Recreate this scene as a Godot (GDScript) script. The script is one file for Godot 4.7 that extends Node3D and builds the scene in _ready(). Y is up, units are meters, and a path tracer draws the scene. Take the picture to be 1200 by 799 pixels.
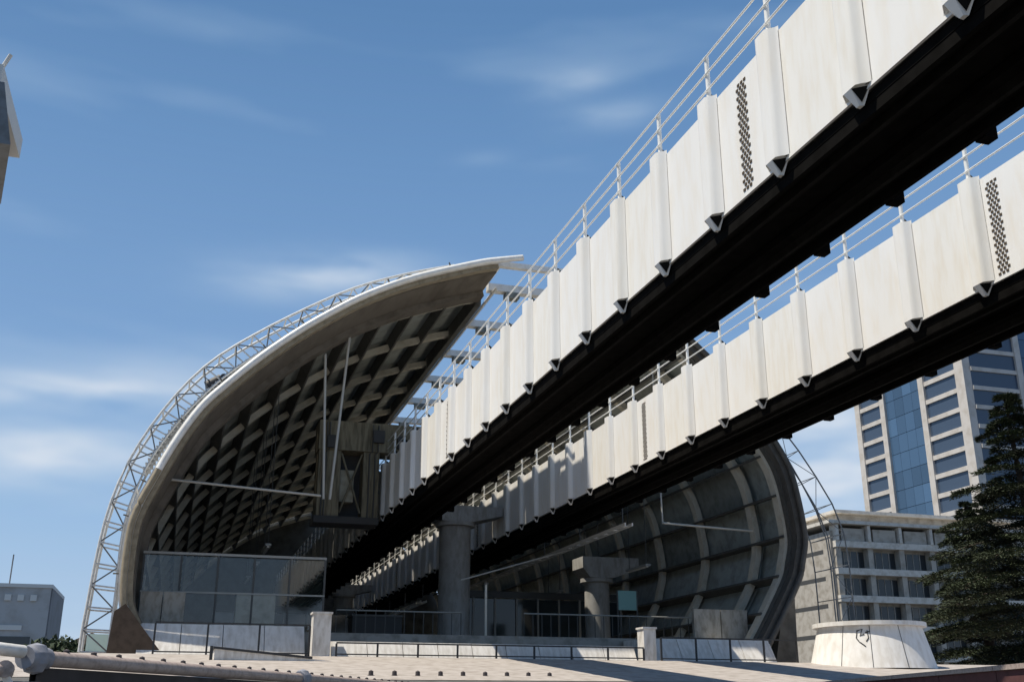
extends Node3D
# Eye level is y = 0. The tracks run along -Z; the street lies at y = -1.6 and rises to a terrace at y = 1.7.

var counts := {}
var mats := {}
var boxes := {}
var rng := RandomNumberGenerator.new()

# ---------------------------------------------------------------- naming
func numbered(parent: Node, called: String) -> String:
	var key := str(parent.get_instance_id()) + called
	var n: int = counts.get(key, 0)
	counts[key] = n + 1
	return called if n == 0 else "%s_%03d" % [called, n]

func thing(called: String, label: String, category: String, at := Vector3.ZERO, group := "") -> Node3D:
	var o := Node3D.new()
	o.name = numbered(self, called)
	add_child(o)
	o.position = at
	o.set_meta("label", label)
	o.set_meta("category", category)
	if group != "":
		o.set_meta("group", group)
	return o

func part(parent: Node, called: String, mesh: Mesh, m: Material, at := Vector3.ZERO, turn := Vector3.ZERO) -> MeshInstance3D:
	var o := MeshInstance3D.new()
	o.name = numbered(parent, called)
	o.mesh = mesh
	o.material_override = m
	parent.add_child(o)
	o.position = at
	o.rotation = turn
	return o

func structure(called: String, mesh: Mesh, m: Material, at := Vector3.ZERO) -> MeshInstance3D:
	var o := part(self, called, mesh, m, at)
	o.set_meta("kind", "structure")
	return o

# ---------------------------------------------------------------- materials
# colours are linear base colours; a noise texture multiplies them between lo and 1
func mat(key: String, c: Color, rough := 0.8, lo := 1.0, scale := Vector3.ONE, freq := 0.02, metal := 0.0, bump := 0.0) -> StandardMaterial3D:
	if mats.has(key):
		return mats[key]
	var m := StandardMaterial3D.new()
	m.albedo_color = c.linear_to_srgb()
	m.roughness = rough
	m.metallic = metal
	if c.get_luminance() < 0.02:
		m.metallic_specular = 0.15
	if lo < 1.0:
		lo = 1.0 - (1.0 - lo) * 0.55
		var fn := FastNoiseLite.new()
		fn.seed = hash(key) % 10000
		fn.frequency = freq
		fn.fractal_octaves = 5
		fn.fractal_gain = 0.6
		var nt := NoiseTexture2D.new()
		nt.width = 512
		nt.height = 512
		nt.seamless = true
		nt.noise = fn
		var g := Gradient.new()
		g.set_color(0, Color(lo, lo * 0.985, lo * 0.96))
		g.set_color(1, Color(1, 1, 1))
		g.set_offset(0, 0.12)
		g.set_offset(1, 0.62)
		nt.color_ramp = g
		m.albedo_texture = nt
		if bump > 0.0:
			var bn := NoiseTexture2D.new()
			bn.width = 512
			bn.height = 512
			bn.seamless = true
			bn.noise = fn
			bn.as_normal_map = true
			bn.bump_strength = bump
			m.normal_enabled = true
			m.normal_texture = bn
		m.uv1_triplanar = true
		m.uv1_world_triplanar = true
		m.uv1_scale = scale * 0.3
	mats[key] = m
	return m

# ---------------------------------------------------------------- meshes
func box(size: Vector3) -> BoxMesh:
	if boxes.has(size):
		return boxes[size]
	var b := BoxMesh.new()
	b.size = size
	boxes[size] = b
	return b

func st_new() -> SurfaceTool:
	var st := SurfaceTool.new()
	st.begin(Mesh.PRIMITIVE_TRIANGLES)
	return st

func quad(st: SurfaceTool, a: Vector3, b: Vector3, c: Vector3, d: Vector3) -> void:
	st.add_vertex(a); st.add_vertex(b); st.add_vertex(c)
	st.add_vertex(a); st.add_vertex(c); st.add_vertex(d)

func add_box(st: SurfaceTool, lo: Vector3, hi: Vector3) -> void:
	st.set_smooth_group(-1)
	quad(st, Vector3(lo.x, lo.y, hi.z), Vector3(lo.x, hi.y, hi.z), Vector3(hi.x, hi.y, hi.z), Vector3(hi.x, lo.y, hi.z))
	quad(st, Vector3(hi.x, lo.y, lo.z), Vector3(hi.x, hi.y, lo.z), Vector3(lo.x, hi.y, lo.z), Vector3(lo.x, lo.y, lo.z))
	quad(st, Vector3(lo.x, lo.y, lo.z), Vector3(lo.x, hi.y, lo.z), Vector3(lo.x, hi.y, hi.z), Vector3(lo.x, lo.y, hi.z))
	quad(st, Vector3(hi.x, lo.y, hi.z), Vector3(hi.x, hi.y, hi.z), Vector3(hi.x, hi.y, lo.z), Vector3(hi.x, lo.y, lo.z))
	quad(st, Vector3(lo.x, hi.y, hi.z), Vector3(lo.x, hi.y, lo.z), Vector3(hi.x, hi.y, lo.z), Vector3(hi.x, hi.y, hi.z))
	quad(st, Vector3(lo.x, lo.y, lo.z), Vector3(lo.x, lo.y, hi.z), Vector3(hi.x, lo.y, hi.z), Vector3(hi.x, lo.y, lo.z))

func done(st: SurfaceTool) -> ArrayMesh:
	st.generate_normals()
	return st.commit()

func block(lo: Vector3, hi: Vector3) -> ArrayMesh:
	var st := st_new()
	add_box(st, lo, hi)
	return done(st)

# polygon in x, y extruded from z0 (near) to z1 (far)
func add_prism(st: SurfaceTool, poly: PackedVector2Array, z0: float, z1: float) -> void:
	st.set_smooth_group(-1)
	var p := poly
	if not Geometry2D.is_polygon_clockwise(p):
		p = poly.duplicate()
		p.reverse()
	var idx := Geometry2D.triangulate_polygon(p)
	for i in range(0, idx.size(), 3):
		var a := p[idx[i]]; var b := p[idx[i + 1]]; var c := p[idx[i + 2]]
		if (b - a).cross(c - a) > 0.0:
			var t := b; b = c; c = t
		st.add_vertex(Vector3(a.x, a.y, z0)); st.add_vertex(Vector3(b.x, b.y, z0)); st.add_vertex(Vector3(c.x, c.y, z0))
		st.add_vertex(Vector3(a.x, a.y, z1)); st.add_vertex(Vector3(c.x, c.y, z1)); st.add_vertex(Vector3(b.x, b.y, z1))
	for i in p.size():
		var a := p[i]; var b := p[(i + 1) % p.size()]
		quad(st, Vector3(a.x, a.y, z0), Vector3(a.x, a.y, z1), Vector3(b.x, b.y, z1), Vector3(b.x, b.y, z0))

func prism(poly: PackedVector2Array, z0: float, z1: float) -> ArrayMesh:
	var st := st_new()
	add_prism(st, poly, z0, z1)
	return done(st)

func add_tube(st: SurfaceTool, path: Array, r: float, sides := 8) -> void:
	st.set_smooth_group(0)
	var rings := []
	var up := Vector3.UP
	for i in path.size():
		var d: Vector3 = (path[min(i + 1, path.size() - 1)] - path[max(i - 1, 0)]).normalized()
		var ref := up if absf(d.dot(up)) < 0.95 else Vector3.BACK
		var u := d.cross(ref).normalized()
		var v := u.cross(d).normalized()
		var ring := []
		for k in sides:
			var a := TAU * k / sides
			ring.append(path[i] + (u * cos(a) + v * sin(a)) * r)
		rings.append(ring)
	for i in rings.size() - 1:
		for k in sides:
			var k2 := (k + 1) % sides
			quad(st, rings[i][k], rings[i][k2], rings[i + 1][k2], rings[i + 1][k])
	st.set_smooth_group(-1)
	for k in range(1, sides - 1):
		st.add_vertex(rings[0][0]); st.add_vertex(rings[0][k + 1]); st.add_vertex(rings[0][k])
		var l = rings[-1]
		st.add_vertex(l[0]); st.add_vertex(l[k]); st.add_vertex(l[k + 1])

func tube(path: Array, r: float, sides := 8) -> ArrayMesh:
	var st := st_new()
	add_tube(st, path, r, sides)
	return done(st)

# lathe: profile of (radius, y)
func lathe(prof: Array, sides := 32) -> ArrayMesh:
	var st := st_new()
	for i in prof.size() - 1:
		st.set_smooth_group(i + 1)
		var a: Vector2 = prof[i]; var b: Vector2 = prof[i + 1]
		for k in sides:
			var t0 := TAU * k / sides; var t1 := TAU * (k + 1) / sides
			var p0 := Vector3(cos(t0) * a.x, a.y, sin(t0) * a.x)
			var p1 := Vector3(cos(t1) * a.x, a.y, sin(t1) * a.x)
			var q0 := Vector3(cos(t0) * b.x, b.y, sin(t0) * b.x)
			var q1 := Vector3(cos(t1) * b.x, b.y, sin(t1) * b.x)
			quad(st, p0, q0, q1, p1)
	return done(st)

func spline(pts: Array, n := 10) -> Array:
	var out := []
	for i in pts.size() - 1:
		var p0: Vector2 = pts[max(i - 1, 0)]; var p1: Vector2 = pts[i]
		var p2: Vector2 = pts[i + 1]; var p3: Vector2 = pts[min(i + 2, pts.size() - 1)]
		for k in n:
			out.append(p1.cubic_interpolate(p2, p0, p3, float(k) / n))
	out.append(pts[-1])
	return out

func resample(pts: Array, count: int) -> Array:
	var L := 0.0
	for i in pts.size() - 1:
		L += pts[i].distance_to(pts[i + 1])
	var out := [pts[0]]
	var step := L / count
	var acc := 0.0
	for i in pts.size() - 1:
		var a: Vector2 = pts[i]; var b: Vector2 = pts[i + 1]
		var l := a.distance_to(b)
		while acc + l >= step * out.size() and out.size() < count:
			out.append(a.lerp(b, (step * out.size() - acc) / l))
		acc += l
	out.append(pts[-1])
	return out

# inward (towards the station's middle) normal of a polyline that runs left foot -> crown -> right foot
func inward(pts: Array, i: int) -> Vector2:
	var d: Vector2 = (pts[min(i + 1, pts.size() - 1)] - pts[max(i - 1, 0)]).normalized()
	return Vector2(d.y, -d.x)

func offset(pts: Array, d: float) -> Array:
	var out := []
	for i in pts.size():
		out.append(pts[i] + inward(pts, i) * d)
	return out

# a band that follows a polyline: between inward offsets d0 and d1, from z0 to z1
func band(pts: Array, d0: float, d1: float, z0: float, z1: float) -> ArrayMesh:
	var a := offset(pts, d0); var b := offset(pts, d1)
	var st := st_new()
	for i in pts.size() - 1:
		st.set_smooth_group(1)
		quad(st, Vector3(a[i].x, a[i].y, z0), Vector3(a[i].x, a[i].y, z1), Vector3(a[i + 1].x, a[i + 1].y, z1), Vector3(a[i + 1].x, a[i + 1].y, z0))
		st.set_smooth_group(2)
		quad(st, Vector3(b[i].x, b[i].y, z1), Vector3(b[i].x, b[i].y, z0), Vector3(b[i + 1].x, b[i + 1].y, z0), Vector3(b[i + 1].x, b[i + 1].y, z1))
		st.set_smooth_group(-1)
		quad(st, Vector3(b[i].x, b[i].y, z0), Vector3(a[i].x, a[i].y, z0), Vector3(a[i + 1].x, a[i + 1].y, z0), Vector3(b[i + 1].x, b[i + 1].y, z0))
		quad(st, Vector3(a[i].x, a[i].y, z1), Vector3(b[i].x, b[i].y, z1), Vector3(b[i + 1].x, b[i + 1].y, z1), Vector3(a[i + 1].x, a[i + 1].y, z1))
	for e in [0, pts.size() - 1]:
		quad(st, Vector3(a[e].x, a[e].y, z0), Vector3(b[e].x, b[e].y, z0), Vector3(b[e].x, b[e].y, z1), Vector3(a[e].x, a[e].y, z1))
	return done(st)

func to3(pts: Array, z: float) -> Array:
	var out := []
	for p in pts:
		out.append(Vector3(p.x, p.y, z))
	return out

# ---------------------------------------------------------------- sky
func sky_image() -> Image:
	var W := 2048; var H := 1024
	var img := Image.create(W, H, false, Image.FORMAT_RGB8)
	var els := [-90.0, -3.0, 0.0, 3.0, 9.0, 18.8, 28.0, 36.0, 60.0, 90.0]
	var cols := [Color8(96, 92, 84), Color8(120, 118, 112), Color8(196, 213, 230), Color8(184, 207, 231), Color8(157, 191, 227), Color8(127, 165, 210), Color8(110, 150, 197), Color8(95, 136, 184), Color8(70, 112, 165), Color8(58, 98, 150)]
	var fn := FastNoiseLite.new()
	fn.seed = 11
	fn.frequency = 0.011
	fn.fractal_octaves = 5
	var warp := FastNoiseLite.new()
	warp.seed = 5
	warp.frequency = 0.006
	# cirrus streaks: azimuth, elevation, half width, half height, strength
	var blobs := [[5.0, 22.0, 5.0, 1.2, 0.5], [8.5, 22.6, 4.0, 0.8, 0.4], [-6.5, 15.0, 9.0, 1.0, 0.9], [-9.5, 11.6, 9.0, 1.5, 0.9], [20.5, 32.6, 2.6, 0.8, 0.5], [23.0, 30.8, 3.0, 0.7, 0.45], [15.5, 28.7, 1.6, 0.4, 0.12], [33.0, 12.0, 7.0, 3.2, 1.3], [1.0, 17.5, 4.0, 0.8, 0.35]]
	for y in H:
		var el := 90.0 - (y + 0.5) * 180.0 / H
		var base := Color.BLACK
		for i in els.size() - 1:
			if el >= els[i] and el <= els[i + 1]:
				base = cols[i].lerp(cols[i + 1], (el - els[i]) / (els[i + 1] - els[i]))
		img.fill_rect(Rect2i(0, y, W, 1), base)
		if el < 0.0 or el > 50.0:
			continue
		for x in W:
			var az := (x + 0.5) * 360.0 / W
			if az > 180.0:
				az -= 360.0
			var k := 0.0
			var near := false
			if absf(az - 10.0) < 45.0:
				for b in blobs:
					var dx: float = (az - b[0]) / b[2]; var dy: float = (el - b[1] - 0.08 * (az - b[0])) / b[3]
					var q := dx * dx + dy * dy
					if q < 9.0:
						k += b[4] * exp(-q)
						near = true
			var ca := cos(deg_to_rad(az)) * 326.0; var sa := sin(deg_to_rad(az)) * 326.0
			var n2 := warp.get_noise_3d(ca * 0.8, sa * 0.8, y * 5.0)
			if near:
				var wv := warp.get_noise_3d(ca, sa, y * 2.0) * 14.0
				var n := fn.get_noise_3d(ca * 1.3 + wv, sa * 1.3 + wv, y * 7.0 + wv) * 0.5 + 0.5
				k = k * clampf(n * 2.0 - 0.35, 0.0, 1.2)
			k += clampf(n2 * 0.4 - 0.05, 0.0, 0.14)
			if k > 0.003:
				img.set_pixel(x, y, base.lerp(Color8(222, 230, 241), clampf(k, 0.0, 0.85)))
	return img

# ---------------------------------------------------------------- guideway beams
const BW := 2.0        # width over the web panels
const Y0 := 7.95       # lower edge of the web panels
const Y1 := 10.22      # upper edge of the web panels

func rib_mesh(h0: float, h1: float, pad: float) -> ArrayMesh:
	# corrugated stiffener: smooth trapezoid in plan, extruded upwards; outwards is -x
	var prof := []
	for i in 13:
		var t := i / 12.0 * 2.0 - 1.0
		var e := clampf((1.0 - absf(t)) / 0.55, 0.0, 1.0)
		prof.append(Vector2(-0.16 * (e * e * (3.0 - 2.0 * e)) + pad, t * 0.3))
	var st := st_new()
	st.set_smooth_group(1)
	for i in prof.size() - 1:
		var a: Vector2 = prof[i]; var b: Vector2 = prof[i + 1]
		quad(st, Vector3(a.x, h0, a.y), Vector3(a.x, h1, a.y), Vector3(b.x, h1, b.y), Vector3(b.x, h0, b.y))
	st.set_smooth_group(-1)
	for i in range(1, prof.size() - 2):
		for h in [h0, h1]:
			st.add_vertex(Vector3(prof[0].x, h, prof[0].y)); st.add_vertex(Vector3(prof[i].x, h, prof[i].y)); st.add_vertex(Vector3(prof[i + 1].x, h, prof[i + 1].y))
	# close the back
	quad(st, Vector3(pad, h0, 0.32), Vector3(pad, h1, 0.32), Vector3(pad, h1, -0.32), Vector3(pad, h0, -0.32))
	return done(st)

func foot_mesh() -> ArrayMesh:
	# white nose under each rib: tapers in to the web and down to a point
	var st := st_new()
	st.set_smooth_group(-1)
	var a := Vector3(-0.158, 0.0, -0.12); var b := Vector3(-0.158, 0.0, 0.05)
	var c := Vector3(-0.035, -0.23, 0.03); var d := Vector3(-0.035, -0.23, -0.04)
	var e := Vector3(0.03, 0.0, -0.24); var f := Vector3(0.03, 0.0, 0.24)
	var g := Vector3(0.03, -0.23, 0.05); var h := Vector3(0.03, -0.23, -0.05)
	quad(st, a, b, c, d)
	quad(st, e, a, d, h)
	quad(st, b, f, g, c)
	quad(st, d, c, g, h)
	quad(st, e, h, g, f)
	quad(st, a, e, f, b)
	return done(st)

func gusset_mesh() -> ArrayMesh:
	# dark triangular opening on the side of the nose
	var st := st_new()
	st.set_smooth_group(-1)
	var a := Vector3(-0.158, 0.0, 0.05); var b := Vector3(0.03, 0.0, 0.24); var c := Vector3(0.0, -0.23, 0.045)
	var n := (c - a).cross(b - a).normalized()
	if n.z < 0.0:
		n = -n
	var m := (a + b + c) / 3.0
	a = a.lerp(m, 0.04) + n * 0.006; b = b.lerp(m, 0.15) + n * 0.006; c = c.lerp(m, 0.25) + n * 0.006
	var k := -n * 0.005
	st.add_vertex(a); st.add_vertex(b); st.add_vertex(c)
	quad(st, a, b, b + k, a + k)
	quad(st, b, c, c + k, b + k)
	quad(st, c, a, a + k, c + k)
	return done(st)

func make_beam(x0: float, first: float, pitch: float, n0: int, n1: int, vents: Array, label: String) -> Node3D:
	var white := mat("white_paint", Color(0.80, 0.79, 0.765), 0.42, 0.97, Vector3(0.5, 0.12, 0.5), 0.03)
	var white2 := mat("white_paint_worn", Color(0.79, 0.775, 0.735), 0.45, 0.955, Vector3(0.7, 0.14, 0.7), 0.03)
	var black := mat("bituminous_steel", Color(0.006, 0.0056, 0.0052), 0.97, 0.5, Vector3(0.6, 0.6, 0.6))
	var black2 := mat("dark_steel", Color(0.014, 0.0135, 0.013), 0.9, 0.6, Vector3(0.6, 0.6, 0.6))
	var hole := mat("vent_hole", Color(0.06, 0.04, 0.02), 0.9)
	var galv := mat("galvanised", Color(0.74, 0.74, 0.72), 0.5)
	var zc := first - pitch * (n0 + n1) * 0.5
	var t := thing("guideway_beam", label, "monorail beam", Vector3(x0 + BW * 0.5, Y0, zc), "parallel monorail guideway beams")
	var o := -t.position
	var za := first - pitch * n0 + pitch * 0.5
	var zb := first - pitch * n1 - pitch * 0.5
	var x1 := x0 + BW
	part(t, "top_plate", block(Vector3(x0 + 0.06, Y1 - 0.12, zb), Vector3(x1 - 0.06, Y1 - 0.04, za)), white2, o)
	part(t, "far_web", block(Vector3(x1 - 0.05, Y0, zb), Vector3(x1, Y1, za)), white2, o)
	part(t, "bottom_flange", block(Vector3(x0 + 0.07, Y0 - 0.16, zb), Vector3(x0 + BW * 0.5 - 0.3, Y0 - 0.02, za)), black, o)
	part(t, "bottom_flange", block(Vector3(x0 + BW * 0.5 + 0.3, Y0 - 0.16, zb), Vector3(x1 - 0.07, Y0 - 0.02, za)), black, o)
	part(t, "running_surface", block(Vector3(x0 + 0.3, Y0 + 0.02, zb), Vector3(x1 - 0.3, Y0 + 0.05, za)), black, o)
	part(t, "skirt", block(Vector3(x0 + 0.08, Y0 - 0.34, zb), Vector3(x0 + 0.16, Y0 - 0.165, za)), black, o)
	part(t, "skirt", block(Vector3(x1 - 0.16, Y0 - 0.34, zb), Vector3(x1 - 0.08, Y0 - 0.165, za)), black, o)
	for xx in [x0 + 0.42, x1 - 0.5]:
		part(t, "guide_rail", block(Vector3(xx, Y0 - 0.3, zb), Vector3(xx + 0.08, Y0 - 0.163, za)), black2, o)
	var rib := rib_mesh(Y0 + 0.06, Y1 + 0.09, 0.0)
	var foot := foot_mesh()
	var gus := gusset_mesh()
	var panel := block(Vector3(0, Y0, -pitch * 0.5 + 0.006), Vector3(0.045, Y1, pitch * 0.5 - 0.006))
	var bracket := block(Vector3(0, -0.3, -0.1), Vector3(0.22, 0.25, 0.1))
	var st: SurfaceTool
	st = st_new()
	add_tube(st, [Vector3(0.02, Y1 + 0.0, 0), Vector3(0.02, Y1 + 1.05, 0)], 0.045, 8)
	add_box(st, Vector3(-0.06, Y1 + 0.092, -0.09), Vector3(0.12, Y1 + 0.12, 0.09))
	for h in [0.32, 0.66, 1.0]:
		add_box(st, Vector3(-0.045, Y1 + h - 0.02, -0.03), Vector3(0.0, Y1 + h + 0.02, 0.03))
	var post := done(st)
	var knee := prism(PackedVector2Array([Vector2(0.06, 0.121), Vector2(0.24, 0.121), Vector2(0.06, 0.26)]), 0.03, -0.03)
	for i in range(n0, n1 + 1):
		var z := first - pitch * i
		var p := o + Vector3(x0, 0, z)
		part(t, "web_panel", panel, white if i % 3 else white2, p - Vector3(0, 0, pitch * 0.5))
		var r := part(t, "rib", rib, white if (i * 7) % 4 else white2, p)
		part(r, "tab", foot, white, Vector3(0.0, Y0 + 0.058, 0))
		part(r, "open_end", gus, black2, Vector3(0.0, Y0 + 0.058, 0))
		part(t, "bracket", bracket, black, o + Vector3(x1 - 0.06, Y0 - 0.05, z))
		var po := part(t, "handrail_post", post, galv, p)
		part(po, "post_gusset", knee, black2, Vector3(0, Y1, 0))
	for h in [0.32, 0.66, 1.0]:
		part(t, "handrail", tube([Vector3(x0 - 0.03, Y1 + h, za), Vector3(x0 - 0.03, Y1 + h, zb)], 0.02, 8), galv, o)
	for v in vents:
		st = st_new()
		for row in 26:
			for col in 3:
				var y: float = Y0 + 0.12 + row * 0.078
				var z: float = v + (col - 1) * 0.105 + (0.026 if row % 2 else -0.026)
				add_box(st, Vector3(x0 - 0.012, y - 0.024, z - 0.034), Vector3(x0 - 0.003, y + 0.024, z + 0.034))
		var g := part(t, "vent_holes", done(st), hole, o)
		g.set_meta("kind", "stuff")
	return t

# ---------------------------------------------------------------- scene
func _ready() -> void:
	rng.seed = 7
	var cam := Camera3D.new()
	cam.name = "camera"
	cam.fov = 35.45
	cam.near = 0.1
	cam.far = 2000.0
	cam.rotation_degrees = Vector3(19.0, -17.03, 0)
	add_child(cam)
	cam.current = true
	var env := Environment.new()
	env.background_mode = Environment.BG_SKY
	var sky := Sky.new()
	var pano := PanoramaSkyMaterial.new()
	pano.panorama = ImageTexture.create_from_image(sky_image())
	sky.sky_material = pano
	env.sky = sky
	env.tonemap_mode = Environment.TONE_MAPPER_LINEAR
	env.tonemap_exposure = 1.22
	env.background_energy_multiplier = 0.80
	env.sdfgi_enabled = true
	env.ssao_enabled = true
	env.ssil_enabled = true
	var we := WorldEnvironment.new()
	we.name = "environment"
	we.environment = env
	add_child(we)
	var sun := DirectionalLight3D.new()
	sun.name = "sun"
	sun.light_energy = 1.6
	sun.light_color = Color(1.0, 0.965, 0.90)
	sun.light_angular_distance = 0.5
	sun.shadow_enabled = true
	add_child(sun)
	sun.look_at_from_position(Vector3(-0.46, 1.0, -0.04) * 50.0, Vector3.ZERO, Vector3.BACK)

	ground()
	make_beam(8.3, -10.8, 2.1, -10, 42, [-13.85, -34.6, -55.6, -76.6], "nearer white ribbed monorail beam crossing from top right, with the larger panels")
	make_beam(14.87, -16.2, 2.2, -12, 37, [-15.6, -32.9, -54.8, -76.8], "farther white ribbed monorail beam running below and right of the larger one")
	station()
	station_base()
	station_inside()
	gantry()
	office_block()
	tower()
	drum()
	tree()
	left_side()
	foreground()

func ground() -> void:
	var paving := mat("paving", Color(0.38, 0.345, 0.32), 0.9, 0.7, Vector3(0.5, 0.5, 0.5), 0.02)
	var st := st_new()
	var prof := [Vector2(300, -1.6), Vector2(-4, -1.6), Vector2(-12, -0.8), Vector2(-37.0, 1.62), Vector2(-60, 1.7), Vector2(-1500, 1.7)]
	var xs := [-900.0, -60.0, 0.0, 60.0, 900.0]
	st.set_smooth_group(0)
	for i in prof.size() - 1:
		for k in xs.size() - 1:
			var a: Vector2 = prof[i]; var b: Vector2 = prof[i + 1]
			quad(st, Vector3(xs[k], a.y, a.x), Vector3(xs[k], b.y, b.x), Vector3(xs[k + 1], b.y, b.x), Vector3(xs[k + 1], a.y, a.x))
	structure("ground", done(st), mat("asphalt", Color(0.10, 0.098, 0.095), 0.95, 0.6, Vector3(0.5, 0.5, 0.5)))
	var pv := st_new()
	pv.set_smooth_group(0)
	for e in [[-27.0, -37.0], [-37.0, -52.0]]:
		var ya: float = lerpf(-0.8, 1.62, (e[0] + 12.0) / -25.0) if e[0] > -37.0 else 1.62
		var yb: float = 1.62 if e[1] >= -37.0 else 1.69
		quad(pv, Vector3(-40, ya + 0.012, e[0]), Vector3(-40, yb + 0.012, e[1]), Vector3(60, yb + 0.012, e[1]), Vector3(60, ya + 0.012, e[0]))
	structure("plaza", done(pv), paving)

const LEFT := [Vector2(-1.25, 2.3), Vector2(-1.72, 3.2), Vector2(-1.85, 4.3), Vector2(-1.82, 5.75), Vector2(-1.64, 6.57), Vector2(-1.31, 7.39), Vector2(-0.62, 8.95), Vector2(0.13, 10.25), Vector2(0.94, 11.18), Vector2(1.93, 12.19), Vector2(2.8, 12.98), Vector2(3.7, 13.72), Vector2(4.63, 14.4), Vector2(5.58, 15.04), Vector2(6.89, 15.76), Vector2(8.25, 16.36), Vector2(10.35, 17.11), Vector2(11.2, 17.34)]
const RIGHT := [Vector2(15.0, 17.2), Vector2(17.0, 16.45), Vector2(19.0, 15.3), Vector2(20.8, 13.8), Vector2(22.2, 12.3), Vector2(23.22, 10.83), Vector2(23.91, 9.6), Vector2(24.25, 8.19), Vector2(24.41, 6.61), Vector2(24.19, 5.57), Vector2(23.96, 4.88), Vector2(23.14, 3.52), Vector2(22.39, 2.37), Vector2(22.0, 1.75)]
const ZF := -38.5
const ZR := -41.9      # end of the smooth soffit behind the rim
const BAY := 4.9
const BAYS := 12

func station() -> void:
	var white := mat("rim_white", Color(0.78, 0.775, 0.75), 0.4, 0.85, Vector3(0.8, 0.8, 0.8))
	var soffit := mat("soffit", Color(0.155, 0.135, 0.11), 0.8, 0.6, Vector3(0.35, 0.35, 0.1), 0.02)
	var ribm := mat("rib_steel", Color(0.50, 0.47, 0.39), 0.7, 0.85, Vector3(0.6, 0.6, 0.6))
	var purl := mat("purlin_steel", Color(0.085, 0.083, 0.075), 0.6, 0.6, Vector3(0.7, 0.7, 0.7))
	var pan := mat("roof_panel", Color(0.31, 0.345, 0.33), 0.45, 0.6, Vector3(0.4, 0.4, 0.4))
	var pan2 := mat("roof_panel_dull", Color(0.22, 0.24, 0.225), 0.5, 0.6, Vector3(0.5, 0.5, 0.5))
	var tan := mat("rim_tan", Color(0.30, 0.255, 0.18), 0.7, 0.7, Vector3(0.8, 0.8, 0.8))
	var shaded_rim := mat("rim_dark", Color(0.075, 0.07, 0.062), 0.7, 0.7, Vector3(0.8, 0.8, 0.8))  # shade of the sunless right side is put into this rim colour
	var rust := mat("rusty_steel", Color(0.085, 0.06, 0.042), 0.85, 0.7, Vector3(0.8, 0.8, 0.8))
	var zend := ZR - BAY * BAYS
	var t := thing("station_shell", "huge curved station roof shell with white front rim and ribbed dark underside", "station roof", Vector3(11.3, 1.7, ZF))
	var o := -t.position
	for side in 2:
		var zr := ZR if side == 0 else -39.3
		var base: Array = spline(LEFT if side == 0 else RIGHT, 6)
		var n := 14 if side == 0 else 11
		var seg := resample(base, n)
		# front: white rim tube, tan lip, smooth soffit in two steps
		var rimpts := base.duplicate()
		if side == 0:
			rimpts.append(Vector2(12.24, 17.57))
		if side == 0:
			part(t, "rim_tube", tube(to3(offset(rimpts, 0.05).slice(32), ZF + 0.03), 0.125, 10), white, o)
			part(t, "rim_tube", tube(to3(offset(rimpts, 0.05).slice(0, 33), ZF + 0.03), 0.11, 10), tan, o)
		else:
			part(t, "rim_tube", tube(to3(offset(rimpts, 0.05), ZF + 0.03), 0.11, 10), shaded_rim, o)
		part(t, "rim_flashing", band(base, -0.12, 0.16, ZF - 0.1, ZF - 0.9), white if side == 0 else shaded_rim, o)
		part(t, "fascia", band(base, 0.165, 0.34, ZF - 0.12, ZF - 0.5), tan if side == 0 else shaded_rim, o)
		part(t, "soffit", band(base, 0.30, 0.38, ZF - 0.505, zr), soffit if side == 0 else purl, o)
		if side == 0:
			part(t, "soffit_step", band(base, 0.385, 0.62, ZR + 0.75, ZR + 0.02), soffit, o)
		else:
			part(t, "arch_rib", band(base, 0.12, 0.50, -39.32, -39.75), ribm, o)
		part(t, "edge_channel", band(base, 0.165, 0.295, ZF - 0.91, ZF - 1.3), rust, o)
		# arch ribs
		for b in BAYS + 1:
			var z := ZR - BAY * b - 0.1 + (0.3 if side == 1 else 0.0)
			part(t, "arch_rib", band(base, 0.24, 0.50, z, z - 0.4), ribm, o)
		# purlins stand proud of the ribs
		var segi := offset(seg, 0.0)
		for k in n + 1:
			var p: Vector2 = segi[k]
			var nn := inward(seg, k)
			var tt := Vector2(-nn.y, nn.x) * 0.05
			part(t, "purlin", prism(PackedVector2Array([p + tt + nn * 0.05, p - tt + nn * 0.05, p - tt + nn * 0.56, p + tt + nn * 0.56]), zr - 0.03, zend), purl, o)
		# cladding panels, one for each bay and row
		for k in n:
			var p0: Vector2 = seg[k]; var p1: Vector2 = seg[k + 1]
			var n0 := inward(seg, k); var n1 := inward(seg, k + 1)
			var u := (p1 - p0).normalized() * 0.02
			var m := prism(PackedVector2Array([p0 + u - n0 * 0.04, p1 - u - n1 * 0.04, p1 - u + n1 * 0.04, p0 + u + n0 * 0.04]), -0.02, -BAY + 0.02)
			for b in BAYS:
				part(t, "roof_panel", m, pan if rng.randf() < 0.7 else pan2, o + Vector3(0, 0, ZR - BAY * b))
		# front bay cladding above the soffit
		if side == 0:
			part(t, "front_cladding", band(base, -0.06, 0.02, ZF - 0.95, ZR + 0.02), white, o)
		else:
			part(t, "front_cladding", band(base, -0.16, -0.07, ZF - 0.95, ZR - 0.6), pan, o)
		if side == 0:
			# stud feet along the rim
			for k in range(12, base.size() - 1, 9):
				var q: Vector2 = base[k] - inward(base, k) * 0.08
				var q2: Vector2 = base[k] - inward(base, k) * 0.32
				part(t, "rim_stud", tube([Vector3(q.x, q.y, ZF - 0.3), Vector3(q2.x, q2.y, ZF - 0.3)], 0.03, 6), purl, o)
	# the open slot along the crown: edge beams and cross members
	var le := Vector2(11.2, 17.34); var re := Vector2(15.0, 17.2)
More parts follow.
